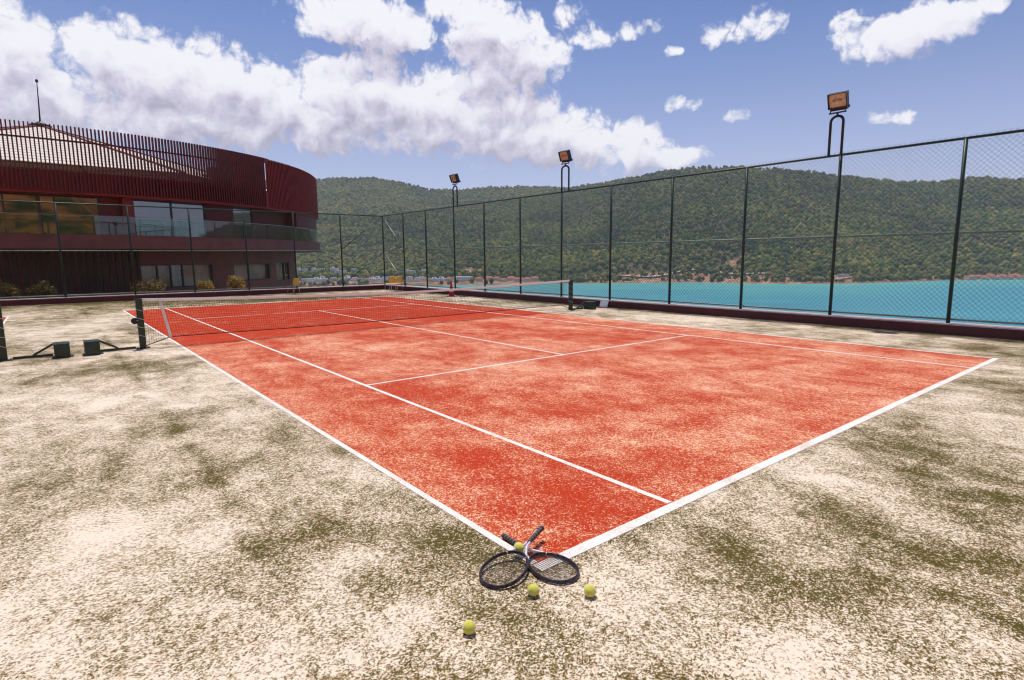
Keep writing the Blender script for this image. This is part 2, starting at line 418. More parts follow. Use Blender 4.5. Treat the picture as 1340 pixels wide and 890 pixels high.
# headland under the court, one sheet down to the water; behind the camera it climbs as a red-earth bank
gx, gy = np.meshgrid(np.linspace(-330, 330, 221), np.linspace(-330, 330, 221))
d_rect = np.hypot(np.maximum(gx-14.9, 0), np.maximum(gy-31.5, 0))
d_disc = np.maximum(np.maximum(gx-8, 0), np.maximum(gy-95, 0))
dd = np.minimum(d_rect, d_disc)
gz = -.06 - np.clip(dd*.9 - 0, 0, 46) - np.where(dd > 3, fbm(gx*.05, gy*.05)*2, 0)
back = np.clip(-gy-16, 0, 60)
gz += np.where(gx < 42, back*.42, 0) + np.where(back > 2, fbm(gx*.08, gy*.08)*3, 0)
i = np.arange(gx.size).reshape(gx.shape)
o = np_mesh('headland', np.stack([gx.ravel(), gy.ravel(), gz.ravel()], 1),
            np.stack([i[:-1,:-1].ravel(), i[:-1,1:].ravel(), i[1:,1:].ravel(), i[1:,:-1].ravel()], 1), M['land'], True)
tag(o, kind='structure')

# ------------------------------------------------------------------ bay, hills, forest
CAM = np.array([-2.1444, -2.3935, 1.8696])
ZW = -40.0
SKY = [(-60,5),(0,6.6),(15,6.9),(20.75,7.21),(22.45,7.39),(25.91,7.48),(28.73,7.04),(30.89,6.57),(33.81,6.44),(36.78,6.73),(41.23,6.76),(44.18,6.57),(47.83,6.91),(50.69,7.37),(53.48,7.81),(56.87,8.05),(59.51,7.84),(62.06,7.55),(65.12,7.15),(68.05,6.56),(70.82,5.99),(73.42,5.67),(74.18,5.5),(75.39,5.57),(77.69,5.66),(79.68,5.26),(90,5.0),(110,3.5),(130,2)]
SHORE = [(-60,-2.7),(18.52,-2.66),(21.94,-2.68),(26.21,-2.62),(30.61,-2.7),(36.64,-2.7),(41.2,-2.59),(47.22,-2.62),(52.35,-2.55),(55.88,-2.5),(62.56,-2.59),(68.62,-2.52),(72.99,-2.29),(76.0,-2.11),(80.32,-1.98),(95,-1.8),(130,-1.6)]
def itp(tab, a): return np.interp(a, [p[0] for p in tab], [p[1] for p in tab])
def shore_r(az): return (CAM[2]-ZW)/np.tan(np.radians(-itp(SHORE, az)))
def hill_z(az, r):
    az = np.asarray(az, float); r = np.asarray(r, float)
    Rs = shore_r(az); Rr = 2150 + 350*np.sin(np.radians(az*4.1+20)) + 120*np.sin(np.radians(az*11))
    t = (r-Rs)/(Rr-Rs); tc = np.clip(t, 0, 1)
    x = CAM[0]+r*np.sin(np.radians(az)); y = CAM[1]+r*np.cos(np.radians(az))
    n = (fbm(x*.0022+5, y*.0022+3, 5)-.5) + .5*(.5-np.abs(fbm(x*.0035+31, y*.0035+7, 3)-.5)*4)*.35
    g = tc**.92 + n*1.0*tc*(1-tc)
    # a nearer spur on the left whose sunlit crest shows below the skyline
    g = np.clip(g, 0, 1)
    e = itp(SHORE, az) + (itp(SKY, az)-.10-itp(SHORE, az))*g
    z = CAM[2] + r*np.tan(np.radians(e))
    z = np.where(t > 1, (CAM[2]+Rr*np.tan(np.radians(itp(SKY, az)-.1))) - (r-Rr)*.35, z)
    z = np.where(t < 0, ZW + (r-Rs)*.08, z)
    return z, t, x, y
az = np.arange(-45, 126, .25); tt = np.concatenate([np.linspace(-.02, .12, 24), np.linspace(.13, 1.25, 76)])
A, T = np.meshgrid(az, tt)
Rs = shore_r(A); Rr = 2150 + 350*np.sin(np.radians(A*4.1+20)) + 120*np.sin(np.radians(A*11))
RR = Rs + T*(Rr-Rs)
Z, T_, X, Y = hill_z(A, RR)
i = np.arange(A.size).reshape(A.shape)
hills = np_mesh('hills', np.stack([X.ravel(), Y.ravel(), Z.ravel()], 1),
        np.stack([i[:-1,:-1].ravel(), i[1:,:-1].ravel(), i[1:,1:].ravel(), i[:-1,1:].ravel()], 1), M['hill'], True)
bare = np.clip(1-np.abs(T-.035)/.05, 0, 1)*np.where(A > 44, 1.1, .8) + np.where(T < .012, .9, 0) \
     + .9*np.exp(-((A-35)/2.0)**2-((T-.11)/.05)**2) + .6*np.exp(-((A-60)/1.2)**2-((T-.14)/.06)**2)
at = hills.data.attributes.new('bare', 'FLOAT', 'POINT'); at.data.foreach_set('value', bare.ravel().astype(np.float32))
tag(hills, kind='structure')

# water sheet with its shallows recorded along the far shore
n = 180; rads = np.array([30, 120, 300, 500, 620, 700, 760, 810, 850, 890, 930, 980, 1050, 1200, 1500, 3200.])
wa, wr = np.meshgrid(np.arange(n)*360/n-180, rads)
wv = np.stack([(CAM[0]+wr*np.sin(np.radians(wa))).ravel(), (CAM[1]+wr*np.cos(np.radians(wa))).ravel(), np.full(wa.size, ZW)], 1)
i = np.arange(wa.size).reshape(wa.shape); i2 = np.roll(i, -1, 1)
wf = np.stack([i[:-1].ravel(), i[1:].ravel(), i2[1:].ravel(), i2[:-1].ravel()], 1)
wo_ = np_mesh('water', wv, wf, M['water'])
at = wo_.data.attributes.new('shallow', 'FLOAT', 'POINT')
at.data.foreach_set('value', np.clip(1-(shore_r(np.clip(wa, -60, 130))-wr)/330, 0, 1).ravel().astype(np.float32))
tag(wo_, kind='structure')


# coast road
b = MB(); vs = []
for k in range(140):
    a = 40.5+k*.26; t0 = .050+.018*math.sin(a*.35)+.012*math.sin(a*.9+1)
    rs = float(shore_r(a)); rr = 2150+350*math.sin(R_(a*4.1+20))+120*math.sin(R_(a*11))
    for s in (-1, 1):
        r = rs+t0*(rr-rs)+s*4.5
        z, _, x, y = hill_z(a, r); z2, _, _, _ = hill_z(a, rs+t0*(rr-rs))
        vs.append((float(x), float(y), float(max(z, z2))+1.6))
b.add(vs, [(2*k, 2*k+1, 2*k+3, 2*k+2) for k in range(139)])
tag(b.build('coast_road', M['road']), kind='structure')

def find_r(a, e):
    rs = float(shore_r(a)); r = np.linspace(rs, rs+700, 1400)
    z, _, _, _ = hill_z(np.full_like(r, a), r)
    ee = np.degrees(np.arctan2(z-CAM[2], r)); k = np.argmax(ee >= e)
    return float(r[k] if ee[k] >= e else r[-1])
H_UP = [(18.75,-1.11),(19.28,-1.12),(20.1,-1.06),(20.71,-1.14),(21.75,-1.01),(22.15,-1.24),(22.7,-1.32),(23.62,-1.19),(28.73,-1.33),(29.24,-1.49),(30.36,-1.35)]
H_LOW = [(19.16,-2.04),(19.7,-2.12),(20.32,-2.06),(20.87,-2.0),(21.77,-1.95),(22.46,-2.04),(23.09,-1.98),(23.65,-2.06),(24.22,-2.07),(24.79,-2.08),(25.36,-2.09),(25.94,-2.1),(26.52,-2.11),(27.03,-2.05),(27.53,-2.13),(28.85,-2.15),(29.59,-2.23),(30.11,-2.09),(30.78,-2.25),(31.37,-2.19),(32.05,-2.19)]
H_BIG = [(34.07,-2.22)]
H_TER = [(32.72,-2.2),(35.66,-2.24),(36.65,-2.17),(37.41,-2.18),(38.09,-2.34),(38.85,-2.19),(39.53,-2.28),(40.44,-2.28),(41.2,-2.21)]
H_RT = [(77.45,-1.91),(77.86,-1.85),(78.24,-1.96),(78.59,-1.78),(78.96,-1.95),(79.3,-1.83),(79.66,-1.88),(80.0,-1.76),(80.35,-1.87)]
H_ST = [(68.58,-1.83),(68.98,-1.89)]
def house_mesh(name, w, d, h, roof, wallmat, tiers=1):
    b = MB(); b.box((-w/2,-d/2,-4), (w/2,d/2,h), 0)
    if roof == 'flat':
        b.box((-w/2-.2,-d/2-.2,h), (w/2+.2,d/2+.2,h+.35), 0)
        if tiers > 1:
            b.box((-w*.45,-d*.2,h+.35), (w*.12,d*.42,h+3.1), 0)
            b.box((-w*.36,-d*.2-.06,h+1.0), (-w*.12,-d*.2+.02,h+2.4), 2)
    else:
        e = .5; z0 = h; z1 = h+2.2
        b.add([(-w/2-e,-d/2-e,z0),(w/2+e,-d/2-e,z0),(w/2+e,d/2+e,z0),(-w/2-e,d/2+e,z0),(-w/2+w*.2,0,z1),(w/2-w*.2,0,z1)],
              [(0,1,5,4),(1,2,5),(2,3,4,5),(3,0,4),(3,2,1,0)], 1)
    nf = max(1, int(h//2.8)); nw = max(2, int(w//3))
    for fl in range(nf):
        for k in range(nw):
            x = -w/2+(k+.5)*w/nw; z = .9+fl*2.9
            b.box((x-.5,-d/2-.06,z), (x+.5,-d/2+.05,z+1.2), 2)
            if k % 2 == 0: b.box((x-.8,-d/2-1.2,z-.5), (x+.8,-d/2-.07,z-.38), 0)
    o = b.build(name, [wallmat, M['hroof'], M['hwin']]); return o
protos = {}
def put_house(kind, a, e, label, group, scale=1.0):
    r = find_r(a, e-.06); z, _, x, y = hill_z(a, r)
    if kind not in protos:
        spec = {'cube': (9,8,5.6,'flat','hwhite',1), 'tier': (12,9,3.4,'flat','hwhite',2), 'tile': (11,9,3.6,'tile','hpink',1), 'wide': (27,11,7.2,'flat','hwhite',1), 'pink': (10,8,4.2,'flat','hpink',1)}[kind]
        o = house_mesh('house', spec[0], spec[1], spec[2], spec[3], M[spec[4]], spec[5]); protos[kind] = o
    else:
        o = protos[kind].copy(); COL.objects.link(o)
    o.location = (float(x), float(y), float(z)+.6); o.rotation_euler = (0, 0, -R_(a)+rng.uniform(-.5,.5)); o.scale = (scale*rng.uniform(.85,1.15), scale*rng.uniform(.85,1.1), scale*rng.uniform(.85,1.1))
    return tag(o, label, 'house', group)
for k, (a, e) in enumerate(H_UP): put_house(rng.choice(['cube','tier']), a, e, 'small white flat-roofed house in the upper row on the wooded slope across the bay', 'white houses in the upper row across the bay')
for k, (a, e) in enumerate(H_LOW): put_house(rng.choice(['cube','tier','tier','pink']), a, e, 'small pale flat-roofed house in the row along the far waterline', 'pale houses along the far waterline')
put_house('wide', *H_BIG[0], 'long white two-storey building on the far shore, largest of the village', None)
for k, (a, e) in enumerate(H_TER): put_house('tile', a, e, 'pinkish house with a terracotta hipped roof on the far shore', 'terracotta roofed houses on the far shore')
for k, (a, e) in enumerate(H_RT): put_house('tile', a, e, 'small house in the shore village at the right end of the bay', 'houses of the right shore village', .95)
for k, (a, e) in enumerate(H_ST): put_house('pink', a, e, 'low pale house alone among the shore scrub by the far road', 'two low houses in the shore scrub', .8)

# forest: far-off wood of thousands of low crowns, one mass
ico_v = []; ph = (1+5**.5)/2
for s1 in (-1,1):
    for s2 in (-1,1): ico_v += [(0,s1,s2*ph),(s1,s2*ph,0),(s2*ph,0,s1)]
ico_v = np.array(ico_v, float); ico_v /= np.linalg.norm(ico_v[0])
from mathutils.geometry import convex_hull_2d
import bmesh
bm = bmesh.new(); 
for p in ico_v: bm.verts.new(p)
bmesh.ops.convex_hull(bm, input=bm.verts[:]); bm.verts.index_update()
bmesh.ops.recalc_face_normals(bm, faces=bm.faces[:])
ico_f = np.array([[v.index for v in f.verts] for f in bm.faces]); ico_v = np.array([v.co[:] for v in bm.verts]); bm.free()
def crowns(name, x, y, z, rad, hgt, mat):
    N = len(x)
    jit = 1+.38*(nr.rand(N, 12)-.5)
    v = ico_v[None]*jit[:,:,None]
    an = nr.rand(N)*6.28; c, s = np.cos(an)[:,None], np.sin(an)[:,None]
    vx = (v[:,:,0]*c - v[:,:,1]*s)*rad[:,None]+x[:,None]; vy = (v[:,:,0]*s + v[:,:,1]*c)*rad[:,None]+y[:,None]
    vz = v[:,:,2]*hgt[:,None]*.5+(z+hgt*.45)[:,None]
    V = np.stack([vx, vy, vz], 2).reshape(-1, 3)
    F = (ico_f[None]+(np.arange(N)*12)[:,None,None]).reshape(-1, 3)
    return np_mesh(name, V, F, mat)
N = 105000
a_ = 14+nr.rand(N*2)*76; r_ = np.sqrt(850**2+nr.rand(N*2)*(2650**2-850**2))
z_, t_, x_, y_ = hill_z(a_, r_)
clump = fbm(x_*.012, y_*.012, 4)
p = np.where(t_ < 0.008, 0, np.where(t_ < .07, np.where(a_ > 44, .62, .45), 1.0)) * np.where(clump > .60, .35, 1.0)
p = np.where(t_ > 1.06, 0, p) * (1-.75*np.exp(-((a_-35)/2.0)**2-((t_-.11)/.05)**2)) * (1-.8*np.exp(-((a_-60)/1.0)**2-((t_-.14)/.06)**2))
for a, e in H_UP+H_LOW+H_BIG+H_TER+H_RT+H_ST:
    rr = find_r(a, e-.06); hx = CAM[0]+rr*math.sin(R_(a)); hy = CAM[1]+rr*math.cos(R_(a))
    ux, uy = math.sin(R_(a)), math.cos(R_(a))
    du = (x_-hx)*ux+(y_-hy)*uy; dv = np.abs((x_-hx)*uy-(y_-hy)*ux)
    p = np.where((du < 9) & (du > -40) & (dv < 9), 0, p)
keep = nr.rand(N*2) < p
x_, y_, z_, t_ = x_[keep], y_[keep], z_[keep], t_[keep]
rad = (1.5+nr.rand(len(x_))**2.0*3.6)*np.where(t_ < .07, .85, 1); hgt = rad*(1.9+nr.rand(len(x_))*.9)
forest = crowns('hillside_forest', x_, y_, z_, rad, hgt, M['forest'])
tag(forest, 'dense pine wood covering the hills across the bay', 'forest', kind='stuff')

# ------------------------------------------------------------------ low walls and chain-link fences
FX, FY, ZT, ZM, ZB = 14.3, 30.6, 4.44, 2.34, .25
w = empty('low_wall', (14.3, 11, 0))
b = MB(); b.box((-.22,-20,-.3), (.22,19.38,ZB-.03)); b.build('wall', M['wallred'], w)
b = MB(); b.box((-.235,-20,ZB-.03), (.235,19.38,ZB)); b.build('coping', M['cap'], w)
tag(w, 'low oxblood wall under the fence beside the bay, running along the right of the court', 'wall')
w = empty('low_wall', (0, 30.6, 0))
b = MB(); b.box((-40,-.22,-.3), (14.52,.22,ZB-.03)); b.build('wall', M['wallred'], w)
b = MB(); b.box((-40,-.235,ZB-.03), (14.535,.235,ZB)); b.build('coping', M['cap'], w)
tag(w, 'low oxblood wall behind the far baseline in front of the curved building', 'wall')

def chain_link(s0, s1, z0, z1, pitch, w, place):
    """two families of slanted wires, kinked into knuckles above the top rail"""
    V = []; F = []
    H = z1-z0; k = 1.0
    def wire(p, q, off):
        o = len(V); d = (q[0]-p[0], q[1]-p[1]); L = math.hypot(*d); nx, nz = -d[1]/L*w/2, d[0]/L*w/2
        for s, z in (p, q):
            for i, j in ((-1,-1),(1,-1),(1,1),(-1,1)): V.append(place(s+nx*i, off+j*w/2, z+nz*i))
        F.extend([(o,o+4,o+5,o+1),(o+1,o+5,o+6,o+2),(o+2,o+6,o+7,o+3),(o+3,o+7,o+4,o)])
    n0 = int((s0-H)/pitch)-1; n1 = int((s1+H)/pitch)+1
    for i in range(n0, n1):
        c = i*pitch
        for sg in (1, -1):
            pa, pb = (c, z0), (c+sg*H, z1)
            if sg < 0: pa, pb = (c+H, z0), (c, z1)
            (xa, za), (xb, zb) = pa, pb
            lo, hi = 0.0, 1.0
            dx = xb-xa
            ta, tb = (s0-xa)/dx, (s1-xa)/dx
            lo, hi = max(lo, min(ta, tb)), min(hi, max(ta, tb))
            if hi-lo < .01: continue
            wire((xa+dx*lo, za+(zb-za)*lo), (xa+dx*hi, za+(zb-za)*hi), sg*w*.55)
    return np.array(V), np.array(F)

post_y = [1.62, 4.26, 6.85, 9.45, 12.12, 14.74, 17.36, 20.04, 22.65, 25.45, 28.0]
extra_y = [-1.0, -3.65, -6.3, -8.9]
post_x = [-19.9, -17.3, -14.7, -12.05, -9.4, -6.75, -4.12, -1.52, 1.15, 3.72, 6.32, 8.86, 11.58]
def posts(root, pts, r=.042):
    for (x, y) in pts:
        b = MB(); b.tube([(x,y,ZB-.02),(x,y,ZT)], r, 10); b.build('post', M['green'], root, True)
def rails(root, p, q):
    P, Q = Vector(p), Vector(q)
    b = MB(); b.tube([P+Vector((0,0,ZT)), Q+Vector((0,0,ZT))], .030, 8); b.build('top_rail', M['green'], root, True)
    b = MB(); b.tube([P+Vector((0,0,ZM)), Q+Vector((0,0,ZM))], .026, 8); b.build('middle_rail', M['rail'], root, True)
    b = MB(); b.tube([P+Vector((0,0,ZB+.09)), Q+Vector((0,0,ZB+.09))], .024, 8); b.build('bottom_rail', M['rail'], root, True)
PITCH = .115
fr = empty('chain_link_fence', (FX, 0, 0))
posts(fr, [(0, y) for y in extra_y+post_y]); rails(fr, (0,-9,0), (0,FY,0))
V, F = chain_link(-9, FY-.05, ZB+.05, ZT+.07, PITCH, 0.0044, lambda s, o, z: (o-.045, s, z))
o = np_mesh('wire_mesh', V, F, M['greenlt']); o.parent = fr
b = MB(); b.tube([(0,FY-.05,ZT-.05),(0,28.0,ZM+.06)], .022, 8); b.build('brace', M['galv'], fr, True)
b = MB(); b.tube([(0,FY-.05,ZM-.1),(0,28.0,ZB+.12)], .022, 8); b.build('brace', M['galv'], fr, True)
tag(fr, 'tall green chain-link fence along the right of the court in front of the bay', 'fence')
fb = empty('chain_link_fence', (0, FY, 0))
posts(fb, [(x, 0) for x in post_x]+[(14.3, 0)]); rails(fb, (-21,0,0), (14.3,0,0))
V, F = chain_link(-21, 14.25, ZB+.05, ZT+.06, PITCH, 0.0044, lambda s, o, z: (s, o-.045, z))
o = np_mesh('wire_mesh', V, F, M['greenlt']); o.parent = fb
b = MB(); b.tube([(14.25,0,ZT-.05),(11.58,0,ZM+.06)], .022, 8); b.build('brace', M['green'], fb, True)
b = MB(); b.tube([(14.25,0,ZM-.1),(11.58,0,ZB+.12)], .022, 8); b.build('brace', M['green'], fb, True)
tag(fb, 'tall green chain-link fence behind the far baseline, before the curved red building', 'fence')

# ------------------------------------------------------------------ floodlights
def floodlight(y, dy, label):
    root = empty('floodlight', (FX, y, ZT))
    b = MB(); top = 1.0; pts = [(0,0,.02)]
    for k in range(9):
        a = math.pi*k/8; pts.append((0, dy/2-math.cos(a)*dy/2, top-.14+math.sin(a)*.14))
    pts.append((0, dy, .02)); b.tube(pts, .034, 10); b.build('pole', M['black'], root, True)
    c = dy/2
    b = MB(); b.bar((0,c,top), (0,c,top+.07), .04); b.bar((0,c-.21,top+.085), (0,c+.21,top+.085), .05, .03)
    b.bar((0,c-.18,top+.1), (0,c-.18,top+.22), .02); b.bar((0,c+.18,top+.1), (0,c+.18,top+.22), .02)
    b.build('bracket', M['black'], root)
    # housing: a deep box open to the court, its face tipped down
    hd = empty('lamp_head', (0, c, top+.40)); hd.parent = root; hd.rotation_euler = (0, R_(-22), R_(6))
    b = MB(); W, Hh, D = .225, .185, .13
    t = .018
    b.box((-D,-W,-Hh), (D*.55,-W+t,Hh)); b.box((-D,W-t,-Hh), (D*.55,W,Hh))
    b.box((-D,-W+t,Hh-t), (D*.55,W-t,Hh)); b.box((-D,-W+t,-Hh), (D*.55,W-t,-Hh+t))
    b.add([(D*.55,-W,-Hh),(D*.55,W,-Hh),(D*.55,W,Hh),(D*.55,-W,Hh),(D*1.25,-W*.6,-Hh*.5),(D*1.25,W*.6,-Hh*.5),(D*1.25,W*.6,Hh*.6),(D*1.25,-W*.6,Hh*.6)],
          [(0,1,5,4),(1,2,6,5),(2,3,7,6),(3,0,4,7),(4,5,6,7)])
    b.box((-.03,-W*.86,-Hh-.075), (.14,W*.86,-Hh-.002)); b.box((-.01,-W-.03,-Hh-.03), (.03,-W-.001,-Hh+.02)); b.box((-.01,W+.001,-Hh-.03), (.03,W+.03,-Hh+.02))
    b.build('housing', M['black'], hd)
    b = MB(); b.box((-D*.55,-W+t+.004,-Hh+t+.004), (-D*.5,W-t-.004,Hh-t-.004)); b.build('reflector', M['amber'], hd)
    b = MB(); b.tube([(-D*.8,-W*.45,.01),(-D*.8,W*.45,.01)], .022, 10); b.build('bulb', M['galv'], hd, True)
    return tag(root, label, 'floodlight', 'floodlights on the bay-side fence')
floodlight(4.26, .31, 'large amber-faced floodlight on the nearest hooped pole above the bay-side fence')
floodlight(14.74, -.40, 'amber-faced floodlight on the middle of three hooped poles above the fence')
floodlight(22.65, -.36, 'small amber-faced floodlight on the farthest hooped pole near the fence corner')

# ------------------------------------------------------------------ net and its posts
NY, PL, PR = 12.1, -.66, 12.22
def ztop(x): return .915 + .13*(abs(x-5.78)/6.44)**1.6
net = empty('tennis_net', (0, NY, 0))
b = MB(); N = 60; xs = [PL+.06+(PR-.06-PL-.06)*k/N for k in range(N+1)]
for k in range(N):
    a, c = xs[k], xs[k+1]
    b.add([(a,-.012,ztop(a)-.035),(c,-.012,ztop(c)-.035),(c,-.014,ztop(c)+.028),(a,-.014,ztop(a)+.028),(a,.012,ztop(a)-.035),(c,.012,ztop(c)-.035),(c,.014,ztop(c)+.028),(a,.014,ztop(a)+.028)],
          [(0,1,2,3),(5,4,7,6),(3,2,6,7),(1,0,4,5)])
b.build('headband', M['tape'], net)
ZB0 = .205
def zbot(x): return ZB0 - .05*math.sin(max(0, min(1, x/11))*math.pi)*.8
NV = []; NF = []
def strand(p, q, w):
    o = len(NV); p, q = Vector(p), Vector(q); d = (q-p).normalized(); a = d.cross(Vector((0,1,0))).normalized()*w/2; c = Vector((0,w/2,0))
    for e in (p, q):
        for i, j in ((-1,-1),(1,-1),(1,1),(-1,1)): NV.append(e+a*i+c*j)
    NF.extend([(o,o+4,o+5,o+1),(o+1,o+5,o+6,o+2),(o+2,o+6,o+7,o+3),(o+3,o+7,o+4,o)])
xl, xr = -.13, 11.75
nv = 232
for k in range(nv+1):
    f = k/nv; xb = xl+(xr-xl)*f; xt = -.27+(12.05+.27)*f
    strand((xt,0,ztop(xt)-.03), (xb,0,zbot(xb)), .0034)
nh = 15
for k in range(nh):
    f = (k+.5)/nh; pr = None
    for j in range(25):
        g = j/24; xb = xl+(xr-xl)*g; xt = -.27+(12.05+.27)*g
        x = xt+(xb-xt)*f; z = (ztop(xt)-.03)*(1-f)+zbot(xb)*f
        if pr: strand(pr, (x,0,z), .0034)
        pr = (x,0,z)
# mesh between the slanted end tape and the post
for k in range(8):
    f = k/8; x = PL+.08+f*.36; strand((x,0,ztop(x)-.03), (x,0,.05+f*.16), .003)
for k in range(14):
    z = .98-k*.062; strand((PL+.07,0,z), (-.27+.14*(k/14),0,z+.01), .003)
o = np_mesh('netting', np.array([v[:] for v in NV]), np.array(NF), M['cordblk']); o.parent = net
b = MB(); pts = [(PL+.05,0,.05)]+[(xl+(xr-xl)*k/40,0,zbot(xl+(xr-xl)*k/40)) for k in range(41)]+[(PR-.05,0,.06)]
b.tube(pts, .010, 6); b.build('bottom_cord', M['cordblk'], net)
b = MB(); b.bar((-.27,-.016,ztop(-.27)-.03), (-.125,-.016,ZB0-.01), .012, .055, up=(1,0,0)); b.build('end_tape', M['tape'], net)
tag(net, 'black tennis net with a white headband stretched across the red court', 'net')

def net_post(name, x, sg, y, label, blen, winder=True):
    """square post on a ground beam that runs outwards (sg) to a braced counterweight"""
    root = empty(name, (x, y, 0))
    b = MB(); b.box((-.06,-.05,.012), (.06,.05,1.05)); b.box((-.064,-.054,1.05), (.064,.054,1.062))
    b.build('upright', M['green'], root)
    b = MB(); b.box((-.13,-.10,0), (.13,.10,.012))
    for i in (-1,1):
        for j in (-1,1): b.lathe([(.0,.022),(.012,.022),(.012,.012)], (i*.1,j*.075,0), 8)
    b.build('foot_plate', M['green'], root)
    b = MB(); b.bar((sg*.131,0,.03), (sg*blen,0,.03), .05, .045); b.build('ground_beam', M['green'], root)
    b = MB(); b.bar((sg*(blen-.30),0,.055), (sg*(blen+.02),-.06,.25), .04, .04); b.build('brace', M['green'], root)
    bx = sg*(blen+.02); bb = MB()
    lo, hi = min(bx, bx+sg*.25), max(bx, bx+sg*.25)
    bb.box((lo,-.40,.012), (hi,-.02,.265)); bb.box((lo-.006,-.406,.265), (hi+.006,-.014,.277)); bb.box((lo-.03,-.34,0), (hi+.05,-.04,.012))
    bb.build('counterweight', M['green'], root)
    if winder:
        b = MB(); b.lathe([(0,-.02),(.062,-.02),(.07,-.01),(.07,.01),(.062,.02),(0,.02)], (0,0,0), 20)
        o = b.build('winder', M['black'], root, loc=(sg*.105, -.02, .60)); o.rotation_euler = (R_(78), 0, R_(14))
        b = MB(); b.tube([(.03,0,.02),(.03,0,.075)], .012, 8); b.build('crank_handle', M['galv'], o)
        b = MB(); b.bar((sg*.05,-.01,.60), (sg*.10,-.01,.60), .03); b.build('winder_axle', M['galv'], root)
    b = MB(); pts = []
    for k in range(46):
        a = k*.62; z = .96-.018*k; pts.append((.068*max(-1,min(1,1.35*math.cos(a))), .060*max(-1,min(1,1.35*math.sin(a))), z))
    b.tube(pts, .0045, 5); b.build('lacing_cord', M['cordwht'], root)
    return tag(root, label, 'net post')
net_post('net_post', PL, -1, NY, 'green net post at the left end of the net, with winder and weighted arm', .75)
net_post('net_post', PR, 1, NY, 'dark green net post at the right end of the net, by the bay-side fence', .62, False)
net_post('net_post', -2.92, 1, 12.12, "dark green net post by itself at far left, weighted arm pointing right", .74, False)

# white board leaning on the wall behind the right-hand post
o = MB(); o.box((-.008,-.19,0), (.008,.19,.25)); bd = o.build('white_board', M['white']); bd.location = (13.98, 12.15, .003); bd.rotation_euler = (0, R_(20), 0)
tag(bd, 'small white board leaning against the low red wall beside the right net post', 'board')

# ------------------------------------------------------------------ rackets and balls
def racket(butt, tip, tilt, label, loop=False):
    """built along +X from butt (0) to tip (L)"""
    B, T = Vector(butt), Vector(tip); L = (T-B).length
    root = empty('tennis_racket', B); ax = (T-B).normalized()
    yv = Vector((0,0,1)).cross(ax).normalized(); zv = ax.cross(yv)
    root.rotation_euler = (Matrix.Rotation(0,3,'X') @ Matrix((ax, yv, zv)).transposed()).to_euler()
    hl, hw = .172, .128; cx = L-hl
    ring = [(cx+hl*math.cos(a)*(1.0 if math.cos(a) > 0 else 1.02), hw*math.sin(a)*(1-.10*math.cos(a)*(-1)*.6), 0) for a in [2*math.pi*k/56 for k in range(56)]]
    def prof(pts, w, h, closed, mb, mi=0):
        m = len(pts); vs = []
        for i, p in enumerate(pts):
            p = Vector(p); t = (Vector(pts[(i+1) % m if closed else min(i+1,m-1)])-Vector(pts[i-1 if (closed or i > 0) else 0])).normalized()
            nrm = Vector((-t.y, t.x, 0)).normalized()
            for k in range(10):
                a = 2*math.pi*k/10; vs.append(p+nrm*math.cos(a)*w+Vector((0,0,1))*math.sin(a)*h)
        fs = [(i*10+k, i*10+(k+1)%10, ((i+1)%m)*10+(k+1)%10, ((i+1)%m)*10+k) for i in range(m if closed else m-1) for k in range(10)]
        mb.add(vs, fs, mi)
    b = MB(); prof(ring, .0075, .0125, True, b, 0)
    b.build('head_frame', M['racket'], root, True)
    b = MB(); th = cx-hl
    for s in (1, -1):
        pts = [(.185, s*.008, 0), (.215, s*.010, 0)]
        for k in range(1, 9):
            f = k/8; pts.append((.215+(th+.034-.215)*f, s*(.010+.062*f**1.35), 0))
        prof(pts, .0072, .0115, False, b)
    b.build('throat', M['racketw'], root, True)
    b = MB()
    n1, n2 = 16, 19
    for k in range(1, n1):
        y = -hw+2*hw*k/n1; hx = hl*math.sqrt(1-(y/hw)**2); b.tube([(cx-hx,y,0),(cx+hx,y,0)], .0012, 4, False)
    for k in range(1, n2):
        x = -hl+2*hl*k/n2; hy = hw*math.sqrt(1-(x/hl)**2); b.tube([(cx+x,-hy,.0008),(cx+x,hy,.0008)], .0012, 4, False)
    b.build('strings', M['string'], root)
    b = MB(); pts = [(.0,0,0),(.012,0,0),(.02,0,0),(.10,0,0),(.178,0,0),(.20,0,0)]; rad = [.0175,.0185,.0158,.0155,.0145,.0115]
    b.tube(pts, rad, 8); g = b.build('grip', M['grip'], root, True)
    b = MB(); b.tube([(-.004,0,0),(.001,0,0)], .0165, 8); b.build('butt_cap', M['black'], g, True)
    if loop:
        b = MB(); pts = [(.0,.0,.015)]
        for k in range(14):
            a = k/13*math.pi*1.05; pts.append((.035-.045*math.cos(a)*.6, .012-.075*math.sin(a)*.7-.02*k/13, .008-.004*k))
        b.tube(pts, .0025, 5); b.build('wrist_cord', M['black'], g)
    return tag(root, label, 'racket', 'two crossed tennis rackets')
racket((.078,.472,.022), (.062,-.197,.016), 0, 'tennis racket lying underneath, its head on the white court corner lines', False)
racket((.262,.290,.088), (-.345,.068,.014), 0, 'tennis racket lying on top with a white throat, its head on green turf', True)
